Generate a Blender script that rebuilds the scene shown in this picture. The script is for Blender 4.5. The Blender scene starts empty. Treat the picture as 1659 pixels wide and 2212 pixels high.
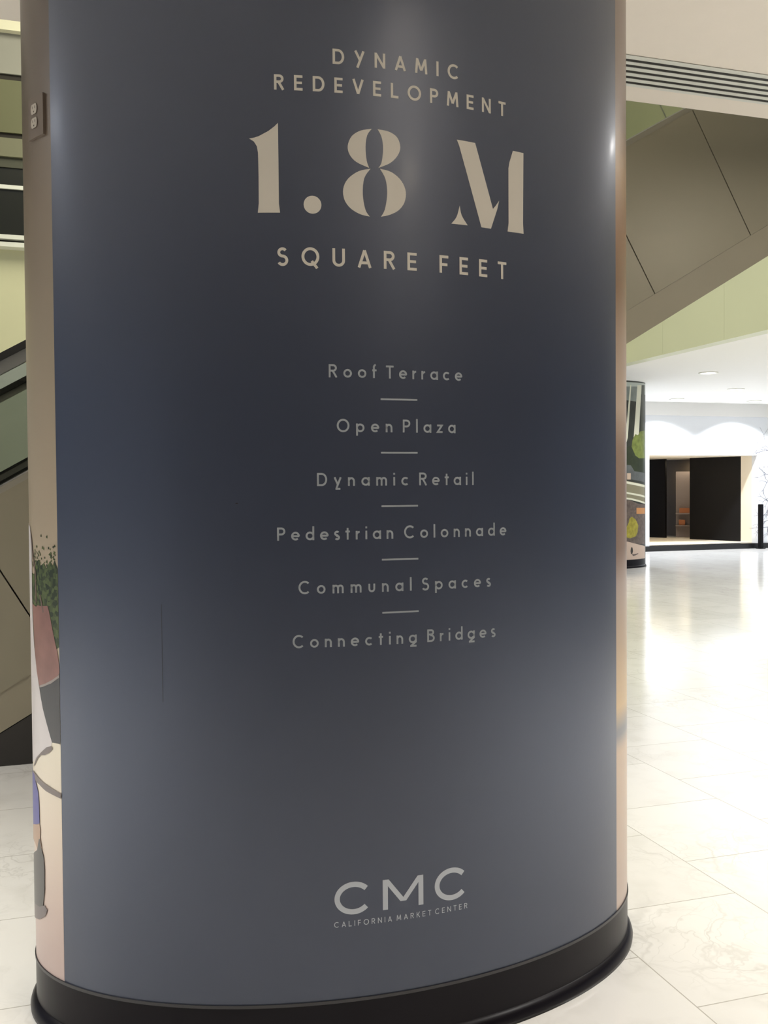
import bpy, bmesh, math, random
from mathutils import Vector, Matrix

SC = bpy.context.scene
COL = SC.collection
PI = math.pi

# ------------------------------------------------------------------ camera
PITCH, ROLL, FPX, YAW = 0.02531, -0.007825, 2034.5, 0.30013
cam_data = bpy.data.cameras.new('camera')
cam = bpy.data.objects.new('camera', cam_data)
COL.objects.link(cam)
_r = Vector((math.cos(YAW), -math.sin(YAW), 0))
_f0 = Vector((math.sin(YAW), math.cos(YAW), 0))
_z = Vector((0, 0, 1))
_f = math.cos(PITCH) * _f0 - math.sin(PITCH) * _z
_u = math.sin(PITCH) * _f0 + math.cos(PITCH) * _z
_rr = math.cos(ROLL) * _r + math.sin(ROLL) * _u
_uu = -math.sin(ROLL) * _r + math.cos(ROLL) * _u
M4 = Matrix((_rr, _uu, -_f)).transposed().to_4x4()
M4.translation = Vector((0, 0, 1.5))
cam.matrix_world = M4
cam_data.sensor_fit = 'VERTICAL'
cam_data.sensor_height = 36.0
cam_data.lens = 36.0 * FPX / 2212.0
cam_data.clip_start = 0.05
cam_data.clip_end = 200
SC.camera = cam

# ------------------------------------------------------------------ world, exposure, lights
SC.view_settings.view_transform = 'Standard'
SC.view_settings.look = 'None'
SC.view_settings.exposure = 0.0
SC.view_settings.gamma = 1.0
SC.view_settings.use_curve_mapping = False
world = bpy.data.worlds.new('world')
SC.world = world
world.use_nodes = True
bg = world.node_tree.nodes['Background']
bg.inputs['Color'].default_value = (0.66, 0.78, 1.0, 1)
bg.inputs['Strength'].default_value = 0.26


def lamp(name, kind, loc, power, color, size=1.0, size_y=None, target=None, spot=None, blend=0.5):
    d = bpy.data.lights.new(name, kind)
    d.energy = power
    d.color = color
    if kind == 'AREA':
        d.shape = 'RECTANGLE'
        d.size = size
        d.size_y = size_y or size
    else:
        d.shadow_soft_size = size
    if kind == 'SPOT':
        d.spot_size = spot
        d.spot_blend = blend
    o = bpy.data.objects.new(name, d)
    o.location = loc
    if target is not None:
        o.rotation_euler = (Vector(target) - Vector(loc)).to_track_quat('-Z', 'Y').to_euler()
    COL.objects.link(o)
    return o


WARM = (1.0, 0.90, 0.74)
NEUT = (1.0, 0.975, 0.94)
COOL = (0.90, 0.94, 1.0)
# unseen ceiling lights added to brighten the lobby floor, shielded to shine down
for (x, y, p, sp) in [(-3.4, 3.34, 104, 1.9), (-3.0, 0.4, 64, 1.9), (4.79, 3.45, 96, 1.9), (4.2, 0.7, 76, 1.9), (-6.5, 2.0, 80, 2.2)]:
    lamp('unseen_lobby_lamp', 'AREA', (x, y, 3.76), p, NEUT, 0.30).data.spread = sp
# unseen wide downlights, added for the glints and glows on the blue panel
lamp('unseen_lobby_lamp', 'AREA', (2.38, -1.75, 3.77), 18, (1.0, 0.86, 0.66), 0.35)
lamp('unseen_lobby_lamp', 'AREA', (1.50, 0.30, 3.77), 24, (1.0, 0.86, 0.70), 0.5).data.spread = 2.3
lamp('unseen_lobby_lamp', 'AREA', (4.95, 3.50, 3.77), 14, NEUT, 0.16)
lamp('unseen_lobby_lamp', 'AREA', (-3.55, 3.30, 3.77), 12, COOL, 0.5)
# atrium lights, high up beside the escalator
lamp('atrium_lamp', 'AREA', (2.0, 9.6, 8.6), 560, (1.0, 0.97, 0.80), 7.0, 4.5)
# lower lobby beyond the atrium
LOW_LAMPS = [(10.035, 13.714, 70), (12.265, 15.876, 48), (10.0, 7.4, 140), (14.6, 11.0, 120), (9.3, 10.3, 95)]
for (x, y, p) in LOW_LAMPS:
    lamp('downlight_lamp', 'SPOT', (x, y, 3.38), p * 2.2, NEUT, 0.09, spot=2.5, blend=0.6)
# wall washers in the low ceiling close to the far wall
WASHERS = [10.3, 12.38, 14.43, 16.5]
for x in WASHERS:
    lamp('wall_washer_lamp', 'SPOT', (x, 18.04, 3.385), 300, COOL, 0.06, target=(x, 18.05, 0), spot=2.2, blend=0.3)
lamp('alcove_lamp', 'AREA', (12.9, 19.9, 2.17), 14, (1.0, 0.82, 0.55), 0.8, 1.4)
lamp('corridor_lamp', 'AREA', (15.0, 21.4, 2.17), 5, (1.0, 0.84, 0.58), 0.4)

# ------------------------------------------------------------------ materials
MATS = {}


def mat(name, col, rough=0.6, metal=0.0, spec=0.5, noise=0.0, nscale=8.0, emit=0.0, coat=0.0, bump=0.0):
    m = bpy.data.materials.new(name)
    m.use_nodes = True
    nt = m.node_tree
    b = nt.nodes['Principled BSDF']
    b.inputs['Base Color'].default_value = (*col, 1)
    b.inputs['Roughness'].default_value = rough
    b.inputs['Metallic'].default_value = metal
    b.inputs['Specular IOR Level'].default_value = spec
    b.inputs['Coat Weight'].default_value = coat
    b.inputs['Coat Roughness'].default_value = 0.15
    if emit:
        b.inputs['Emission Color'].default_value = (*col, 1)
        b.inputs['Emission Strength'].default_value = emit
    if noise or bump:
        tc = nt.nodes.new('ShaderNodeTexCoord')
        n = nt.nodes.new('ShaderNodeTexNoise')
        n.inputs['Scale'].default_value = nscale
        n.inputs['Detail'].default_value = 4
        nt.links.new(tc.outputs['Object'], n.inputs['Vector'])
        if noise:
            mr = nt.nodes.new('ShaderNodeMapRange')
            mr.inputs['To Min'].default_value = 1 - noise
            mr.inputs['To Max'].default_value = 1 + noise
            nt.links.new(n.outputs['Fac'], mr.inputs['Value'])
            mx = nt.nodes.new('ShaderNodeVectorMath')
            mx.operation = 'SCALE'
            mx.inputs[0].default_value = col
            nt.links.new(mr.outputs['Result'], mx.inputs['Scale'])
            nt.links.new(mx.outputs['Vector'], b.inputs['Base Color'])
        if bump:
            bp = nt.nodes.new('ShaderNodeBump')
            bp.inputs['Strength'].default_value = bump
            bp.inputs['Distance'].default_value = 0.01
            nt.links.new(n.outputs['Fac'], bp.inputs['Height'])
            nt.links.new(bp.outputs['Normal'], b.inputs['Normal'])
    MATS[name] = m
    return m


def marble():
    m = bpy.data.materials.new('white_marble_tile')
    m.use_nodes = True
    nt = m.node_tree
    N, Lk = nt.nodes, nt.links
    b = N['Principled BSDF']
    tc = N.new('ShaderNodeTexCoord')
    # tile grid: columns along Y, each shifted by half a tile
    sep = N.new('ShaderNodeSeparateXYZ')
    Lk.new(tc.outputs['Object'], sep.inputs[0])
    comb = N.new('ShaderNodeCombineXYZ')
    ax = N.new('ShaderNodeMath'); ax.operation = 'ADD'; ax.inputs[1].default_value = 60.6 - 0.44
    ay = N.new('ShaderNodeMath'); ay.operation = 'ADD'; ay.inputs[1].default_value = 61 - 2.90
    Lk.new(sep.outputs['X'], ax.inputs[0]); Lk.new(sep.outputs['Y'], ay.inputs[0])
    Lk.new(ay.outputs[0], comb.inputs['X']); Lk.new(ax.outputs[0], comb.inputs['Y'])
    br = N.new('ShaderNodeTexBrick')
    br.offset = 0.5; br.offset_frequency = 2; br.squash = 1.0
    br.inputs['Scale'].default_value = 1.0
    br.inputs['Brick Width'].default_value = 0.61
    br.inputs['Row Height'].default_value = 0.60
    br.inputs['Mortar Size'].default_value = 0.0022
    br.inputs['Mortar Smooth'].default_value = 0.1
    br.inputs['Bias'].default_value = 0.0
    br.inputs['Color1'].default_value = (0.89, 0.888, 0.872, 1)
    br.inputs['Color2'].default_value = (0.835, 0.832, 0.815, 1)
    br.inputs['Mortar'].default_value = (0.50, 0.485, 0.45, 1)
    Lk.new(comb.outputs[0], br.inputs['Vector'])
    # veins
    warp = N.new('ShaderNodeTexNoise'); warp.inputs['Scale'].default_value = 2.2; warp.inputs['Detail'].default_value = 5
    Lk.new(tc.outputs['Object'], warp.inputs['Vector'])
    wm = N.new('ShaderNodeVectorMath'); wm.operation = 'MULTIPLY_ADD'
    wm.inputs[1].default_value = (0.9, 0.9, 0.0)
    Lk.new(warp.outputs['Color'], wm.inputs[0]); Lk.new(tc.outputs['Object'], wm.inputs[2])
    vor = N.new('ShaderNodeTexVoronoi'); vor.feature = 'DISTANCE_TO_EDGE'; vor.inputs['Scale'].default_value = 3.1
    Lk.new(wm.outputs[0], vor.inputs['Vector'])
    r1 = N.new('ShaderNodeMapRange'); r1.inputs['From Min'].default_value = 0.0; r1.inputs['From Max'].default_value = 0.03
    r1.inputs['To Min'].default_value = 1.0; r1.inputs['To Max'].default_value = 0.0
    Lk.new(vor.outputs['Distance'], r1.inputs['Value'])
    big = N.new('ShaderNodeTexNoise'); big.inputs['Scale'].default_value = 1.7; big.inputs['Detail'].default_value = 3
    Lk.new(tc.outputs['Object'], big.inputs['Vector'])
    r2 = N.new('ShaderNodeMapRange'); r2.inputs['From Min'].default_value = 0.45; r2.inputs['From Max'].default_value = 0.75
    Lk.new(big.outputs['Fac'], r2.inputs['Value'])
    mul = N.new('ShaderNodeMath'); mul.operation = 'MULTIPLY'
    Lk.new(r1.outputs[0], mul.inputs[0]); Lk.new(r2.outputs[0], mul.inputs[1])
    m2 = N.new('ShaderNodeMath'); m2.operation = 'MULTIPLY'; m2.inputs[1].default_value = 0.42
    Lk.new(mul.outputs[0], m2.inputs[0])
    cloud = N.new('ShaderNodeTexNoise'); cloud.inputs['Scale'].default_value = 5.0; cloud.inputs['Detail'].default_value = 6
    Lk.new(tc.outputs['Object'], cloud.inputs['Vector'])
    rc = N.new('ShaderNodeMapRange'); rc.inputs['From Min'].default_value = 0.5; rc.inputs['From Max'].default_value = 0.85
    rc.inputs['To Max'].default_value = 0.4
    Lk.new(cloud.outputs['Fac'], rc.inputs['Value'])
    mxa = N.new('ShaderNodeMix'); mxa.data_type = 'RGBA'
    mxa.inputs[7].default_value = (0.60, 0.59, 0.555, 1)
    Lk.new(rc.outputs[0], mxa.inputs[0]); Lk.new(br.outputs['Color'], mxa.inputs[6])
    # fine hairline mottling
    v2 = N.new('ShaderNodeTexVoronoi'); v2.feature = 'DISTANCE_TO_EDGE'; v2.inputs['Scale'].default_value = 11.0
    Lk.new(wm.outputs[0], v2.inputs['Vector'])
    r3 = N.new('ShaderNodeMapRange'); r3.inputs['From Max'].default_value = 0.05; r3.inputs['To Min'].default_value = 0.30; r3.inputs['To Max'].default_value = 0.0
    Lk.new(v2.outputs['Distance'], r3.inputs['Value'])
    m3 = N.new('ShaderNodeMath'); m3.operation = 'MULTIPLY'
    Lk.new(r3.outputs[0], m3.inputs[0]); Lk.new(r2.outputs[0], m3.inputs[1])
    m4 = N.new('ShaderNodeMath'); m4.operation = 'MAXIMUM'
    Lk.new(m2.outputs[0], m4.inputs[0]); Lk.new(m3.outputs[0], m4.inputs[1])
    mxb = N.new('ShaderNodeMix'); mxb.data_type = 'RGBA'
    mxb.inputs[7].default_value = (0.36, 0.35, 0.32, 1)
    Lk.new(m4.outputs[0], mxb.inputs[0]); Lk.new(mxa.outputs[2], mxb.inputs[6])
    Lk.new(mxb.outputs[2], b.inputs['Base Color'])
    b.inputs['Roughness'].default_value = 0.14
    b.inputs['Specular IOR Level'].default_value = 0.55
    return m


def glass():
    m = bpy.data.materials.new('tinted_glass')
    m.use_nodes = True
    nt = m.node_tree
    N, Lk = nt.nodes, nt.links
    N.remove(N['Principled BSDF'])
    out = N['Material Output']
    tr = N.new('ShaderNodeBsdfTransparent'); tr.inputs['Color'].default_value = (0.84, 0.85, 0.79, 1)
    gl = N.new('ShaderNodeBsdfGlossy'); gl.inputs['Roughness'].default_value = 0.02
    fr = N.new('ShaderNodeFresnel'); fr.inputs['IOR'].default_value = 1.5
    mx = N.new('ShaderNodeMixShader')
    Lk.new(fr.outputs[0], mx.inputs[0]); Lk.new(tr.outputs[0], mx.inputs[1]); Lk.new(gl.outputs[0], mx.inputs[2])
    Lk.new(mx.outputs[0], out.inputs['Surface'])
    return m


def ramp_z(name, stops, rough=0.35):
    """A print whose colour changes along its height."""
    m = bpy.data.materials.new(name)
    m.use_nodes = True
    nt = m.node_tree
    N, Lk = nt.nodes, nt.links
    b = N['Principled BSDF']
    tc = N.new('ShaderNodeTexCoord'); sep = N.new('ShaderNodeSeparateXYZ')
    Lk.new(tc.outputs['Object'], sep.inputs[0])
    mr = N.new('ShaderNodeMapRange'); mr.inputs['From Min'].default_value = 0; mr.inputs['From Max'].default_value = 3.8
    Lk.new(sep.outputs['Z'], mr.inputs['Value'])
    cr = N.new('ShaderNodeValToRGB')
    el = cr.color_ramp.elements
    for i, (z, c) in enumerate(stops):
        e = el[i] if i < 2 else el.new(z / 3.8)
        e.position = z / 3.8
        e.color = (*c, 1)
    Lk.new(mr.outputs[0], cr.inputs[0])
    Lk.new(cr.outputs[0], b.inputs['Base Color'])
    b.inputs['Roughness'].default_value = rough
    return m


M_FLOOR = marble()
M_GLASS = glass()
M_CEIL = mat('ceiling_paint', (0.74, 0.68, 0.60), 0.75, noise=0.02)
M_LOWCEIL = mat('white_ceiling_paint', (0.84, 0.83, 0.80), 0.7)
M_BULK = mat('pale_green_cladding', (0.60, 0.62, 0.46), 0.45, noise=0.03, nscale=1.5)
M_CREAM = mat('cream_wall_paint', (0.66, 0.64, 0.42), 0.7, noise=0.02)
M_CREAM2 = mat('cream_band_paint', (0.80, 0.76, 0.56), 0.7)
M_GREYBAND = mat('grey_band_paint', (0.31, 0.30, 0.255), 0.7)
M_OLIVE = mat('olive_panel', (0.13, 0.13, 0.06), 0.6)
M_OLIVE2 = mat('olive_grey_panel', (0.18, 0.175, 0.105), 0.6)
M_DARK = mat('dark_shop_glass', (0.018, 0.018, 0.012), 0.25)
M_DARKLINE = mat('dark_reveal', (0.02, 0.015, 0.008), 0.7)
M_WHITEMET = mat('white_metal', (0.78, 0.78, 0.70), 0.4)
M_DARKWALL = mat('dark_back_wall', (0.06, 0.06, 0.07), 0.7)
M_WALL = mat('white_wall_paint', (0.82, 0.84, 0.87), 0.7)
M_CLAD = mat('bronze_escalator_cladding', (0.28, 0.255, 0.19), 0.42, metal=0.3, spec=0.4, noise=0.04, nscale=1.2)
M_STEEL = mat('brushed_steel', (0.55, 0.56, 0.55), 0.3, metal=0.9)
M_RAIL = mat('black_rubber', (0.012, 0.012, 0.012), 0.5)
M_RAILGUIDE = mat('grey_metal_profile', (0.20, 0.20, 0.19), 0.45, metal=0.3)
M_STEP = mat('grey_step_metal', (0.25, 0.25, 0.26), 0.4, metal=0.6)
M_SHADED_BASE = mat('shaded_base_charcoal', (0.03, 0.028, 0.025), 0.6, noise=0.15)
M_PANEL = mat('slate_blue_vinyl', (0.018, 0.024, 0.046), 0.37, spec=0.95, noise=0.03, nscale=60, bump=0.02, coat=0.12)
M_PANEL.node_tree.nodes['Principled BSDF'].inputs['Specular Tint'].default_value = (0.76, 0.83, 1.0, 1)
M_PANEL.node_tree.nodes['Principled BSDF'].inputs['IOR'].default_value = 1.62
M_KICK = mat('black_kick_plate', (0.006, 0.005, 0.008), 0.32, spec=0.18)
M_TRIM = mat('dark_edge_trim', (0.03, 0.03, 0.035), 0.35, spec=0.6)
M_LET = mat('cream_lettering', (0.56, 0.53, 0.47), 0.5)
M_LET2 = mat('grey_lettering', (0.29, 0.32, 0.35), 0.5)
M_LET3 = mat('pale_grey_lettering', (0.50, 0.54, 0.60), 0.5)
M_PLATE = mat('tan_cover_plate', (0.135, 0.105, 0.082), 0.5)
M_RECEPT = mat('ivory_receptacle', (0.42, 0.38, 0.32), 0.5)
M_BLACK = mat('black_gloss_panel', (0.005, 0.005, 0.006), 0.45, spec=0.2)
M_BASE = mat('black_base', (0.012, 0.012, 0.013), 0.35)
M_REVEAL = mat('cream_reveal', (0.88, 0.80, 0.66), 0.6)
M_BROWN = mat('brown_interior', (0.17, 0.14, 0.11), 0.6, noise=0.2, nscale=3)
M_PINKPANEL = mat('mauve_interior_panel', (0.30, 0.25, 0.24), 0.6)
M_ORANGE = mat('orange_item', (0.45, 0.16, 0.06), 0.6)
M_LAMPGLOW = mat('lamp_lens', (1.0, 0.97, 0.9), 0.5, emit=3)
M_WRAP = ramp_z('tan_wrap_shaded_top', [(0.0, (0.52, 0.42, 0.38)), (0.75, (0.60, 0.50, 0.38)), (1.4, (0.40, 0.33, 0.24)), (1.9, (0.28, 0.23, 0.165)), (2.3, (0.19, 0.148, 0.108)), (2.65, (0.09, 0.068, 0.055)), (3.8, (0.08, 0.06, 0.05))])  # darker towards the top: weaker light up there put into the print's colour
M_WRAP_R = ramp_z('brown_picture_wrap', [(0.0, (0.52, 0.42, 0.38)), (0.66, (0.50, 0.36, 0.24)), (0.72, (0.13, 0.15, 0.18)), (0.80, (0.55, 0.38, 0.18)),
                                         (1.18, (0.42, 0.33, 0.28)), (1.30, (0.24, 0.15, 0.10)), (1.62, (0.30, 0.20, 0.13)), (1.75, (0.50, 0.38, 0.28)),
                                         (1.95, (0.34, 0.23, 0.15)), (2.12, (0.20, 0.10, 0.05)), (2.30, (0.24, 0.12, 0.06)), (2.50, (0.42, 0.28, 0.16)),
                                         (2.65, (0.22, 0.15, 0.11)), (3.8, (0.2, 0.15, 0.12))])

# ------------------------------------------------------------------ helpers


def tag(o, label=None, cat=None, group=None, kind=None):
    if label: o['label'] = label
    if cat: o['category'] = cat
    if group: o['group'] = group
    if kind: o['kind'] = kind
    return o


def link(name, bm, mats, parent=None, smooth=False):
    me = bpy.data.meshes.new(name)
    bm.to_mesh(me)
    bm.free()
    for m in (mats if isinstance(mats, (list, tuple)) else [mats]):
        me.materials.append(m)
    if smooth:
        for p in me.polygons:
            p.use_smooth = True
    o = bpy.data.objects.new(name, me)
    COL.objects.link(o)
    if parent is not None:
        o.parent = parent
    return o


def empty(name, loc=(0, 0, 0)):
    o = bpy.data.objects.new(name, None)
    o.location = loc
    o.empty_display_size = 0.1
    COL.objects.link(o)
    return o


def box(bm, x0, x1, y0, y1, z0, z1, mi=0):
    vs = [bm.verts.new(p) for p in ((x0, y0, z0), (x1, y0, z0), (x1, y1, z0), (x0, y1, z0), (x0, y0, z1), (x1, y0, z1), (x1, y1, z1), (x0, y1, z1))]
    for f in ((0, 3, 2, 1), (4, 5, 6, 7), (0, 1, 5, 4), (1, 2, 6, 5), (2, 3, 7, 6), (3, 0, 4, 7)):
        bm.faces.new([vs[i] for i in f]).material_index = mi
    return vs


def prism_xz(bm, pts, y0, y1, mi=0):
    a = [bm.verts.new((x, y0, z)) for x, z in pts]
    b = [bm.verts.new((x, y1, z)) for x, z in pts]
    n = len(pts)
    fs = [bm.faces.new(a), bm.faces.new(b[::-1])]
    for i in range(n):
        fs.append(bm.faces.new((a[i], b[i], b[(i + 1) % n], a[(i + 1) % n])))
    for f in fs:
        f.material_index = mi
    bmesh.ops.recalc_face_normals(bm, faces=fs)


def boxes(name, lst, m, parent=None, bevel=0.0):
    bm = bmesh.new()
    for b in lst:
        box(bm, *b)
    if bevel:
        bmesh.ops.bevel(bm, geom=bm.edges[:], offset=bevel, segments=2, affect='EDGES')
    return link(name, bm, m, parent)


def disc(bm, x, y, z0, z1, r, n=24, mi=0):
    a = [bm.verts.new((x + r * math.cos(2 * PI * i / n), y + r * math.sin(2 * PI * i / n), z0)) for i in range(n)]
    b = [bm.verts.new((v.co.x, v.co.y, z1)) for v in a]
    fs = [bm.faces.new(a[::-1]), bm.faces.new(b)]
    for i in range(n):
        fs.append(bm.faces.new((a[i], a[(i + 1) % n], b[(i + 1) % n], b[i])))
    for f in fs:
        f.material_index = mi


def structure(o):
    o['kind'] = 'structure'
    return o


# ------------------------------------------------------------------ the room shell
structure(boxes('floor', [(-12, 26, -10, 22, -0.2, 0.0)], M_FLOOR))
structure(boxes('ceiling', [(-12, 26, -10, 4.99, 3.8, 4.6)], M_CEIL))
structure(boxes('wall_front', [(-12, 26, -10.2, -10.0, 0, 3.8)], M_DARKWALL))  # unseen wall, made dark for its reflection in the blue panel
# bulkhead on the right of the atrium with panel joints, and the low white ceiling behind it
bm = bmesh.new()
_ys = [4.99, 6.4, 7.8, 9.2, 10.6, 12.0, 13.4]
for a, b in zip(_ys, _ys[1:]):
    box(bm, 8.0, 8.2, a + 0.0015, b - 0.0015, 3.42, 9.0)
box(bm, 8.05, 8.2, 4.99, 13.4, 3.43, 9.0)
structure(link('wall_right', bm, M_BULK))
structure(boxes('ceiling_lower', [(8.2, 26, 4.99, 19.0, 3.42, 3.7)], M_LOWCEIL))
structure(boxes('ceiling_atrium', [(-12, 8.2, 4.99, 13.6, 9.0, 9.2)], M_CREAM2))
structure(boxes('wall_back', [(-12, 8.0, 13.4, 13.6, 3.2, 9.0)], M_CREAM))
structure(boxes('wall_back_lower', [(-12, 8.0, 13.4, 13.6, 0, 3.2)], mat('grey_green_wall', (0.45, 0.48, 0.50), 0.6)))
# upper floor front on the back wall
zs = dict(sill0=4.68, sill1=4.83, glass1=5.74, fas1=6.85, grey1=7.46, cream1=7.76)
structure(boxes('trim_1', [(-12, 7.9, 13.22, 13.4, 4.68, 4.74), (-12, 7.9, 13.2, 13.4, 4.775, 4.83)], M_WHITEMET))
structure(boxes('trim_2', [(-12, 7.9, 13.3, 13.4, 4.74, 4.775)], M_DARKLINE))
w = structure(boxes('window_1', [(-12, 7.9, 13.36, 13.4, 4.83, 5.74)], M_DARK))
boxes('window_bar', [(-12, 7.9, 13.33, 13.36, 5.46, 5.51)], M_WHITEMET, w)
boxes('window_head', [(-12, 7.9, 13.34, 13.36, 5.74, 5.87)], mat('dark_olive_head', (0.06, 0.06, 0.035), 0.5), w)
structure(boxes('trim_3', [(-12, 7.9, 13.3, 13.4, 5.87, 6.11)], M_OLIVE2))
structure(boxes('trim_4', [(-12, 7.9, 13.33, 13.4, 6.11, 6.18)], M_DARKLINE))
structure(boxes('trim_5', [(-12, 7.9, 13.3, 13.4, 6.18, 6.86)], M_OLIVE))
structure(boxes('trim_6', [(-12, 7.9, 13.33, 13.4, 6.86, 6.94)], M_DARKLINE))
structure(boxes('trim_7', [(-12, 7.9, 13.3, 13.4, 6.94, 7.46)], M_GREYBAND))
structure(boxes('trim_8', [(-12, 7.9, 13.2, 13.4, 7.46, 7.78)], M_CREAM2))
# far wall with the alcove
OX0, OX1, OZ0, OZ1, WY = 12.18, 15.13, 0.13, 2.21, 18.8
structure(boxes('wall_far', [(8.2, OX0, WY, WY + 0.2, 0.12, 3.42), (OX1, 26, WY, WY + 0.2, 0.12, 3.42), (OX0, OX1, WY, WY + 0.2, OZ1, 3.42)], M_WALL))
structure(boxes('baseboard_far', [(8.2, 26, WY - 0.03, WY + 0.2, 0.0, 0.12)], M_BASE))
structure(boxes('trim_9', [(8.2, 26, 18.74, 18.8, 3.12, 3.42)], M_LOWCEIL))       # beam along the top of the far wall
structure(boxes('wall_alcove', [(OX1, OX1 + 0.1, WY + 0.2, 19.4, 0.0, 2.6), (OX0 - 0.1, OX0, WY + 0.2, 22.6, 0.0, 2.6)], M_REVEAL))
structure(boxes('ceiling_alcove', [(OX0, 17.2, WY + 0.2, 22.6, OZ1, 2.4)], M_REVEAL))
structure(boxes('floor_alcove', [(OX0, 17.2, WY + 0.2, 22.6, 0.0, OZ0)], M_REVEAL))
# black doors on a slanted line inside the alcove, a gap between them showing a brown corridor
DR, DL = Vector((15.13, 19.403)), Vector((14.26, 22.0))
DD = (DL - DR)
DN = Vector((DD.y, -DD.x)).normalized()


def slant(name, k0, k1, off0, off1, z0, z1, m):
    bm = bmesh.new()
    a, b = DR + DD * k0, DR + DD * k1
    if DN.x < 0:
        sg = -1
    else:
        sg = 1
    P = [a + DN * sg * off0, b + DN * sg * off0, b + DN * sg * off1, a + DN * sg * off1]
    lo = [bm.verts.new((p.x, p.y, z0)) for p in P]
    hi = [bm.verts.new((p.x, p.y, z1)) for p in P]
    fs = [bm.faces.new(lo), bm.faces.new(hi)]
    for i in range(4):
        fs.append(bm.faces.new((lo[i], lo[(i + 1) % 4], hi[(i + 1) % 4], hi[i])))
    bmesh.ops.recalc_face_normals(bm, faces=fs)
    return structure(link(name, bm, m))


slant('door_1', 0.815, 1.15, 0, 0.06, OZ0, OZ1, M_BLACK)
slant('door_2', 0.0, 0.537, 0, 0.06, OZ0, OZ1, M_BLACK)
slant('wall_corridor', -0.1, 1.3, 1.0, 1.1, OZ0, OZ1, M_BROWN)

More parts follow.
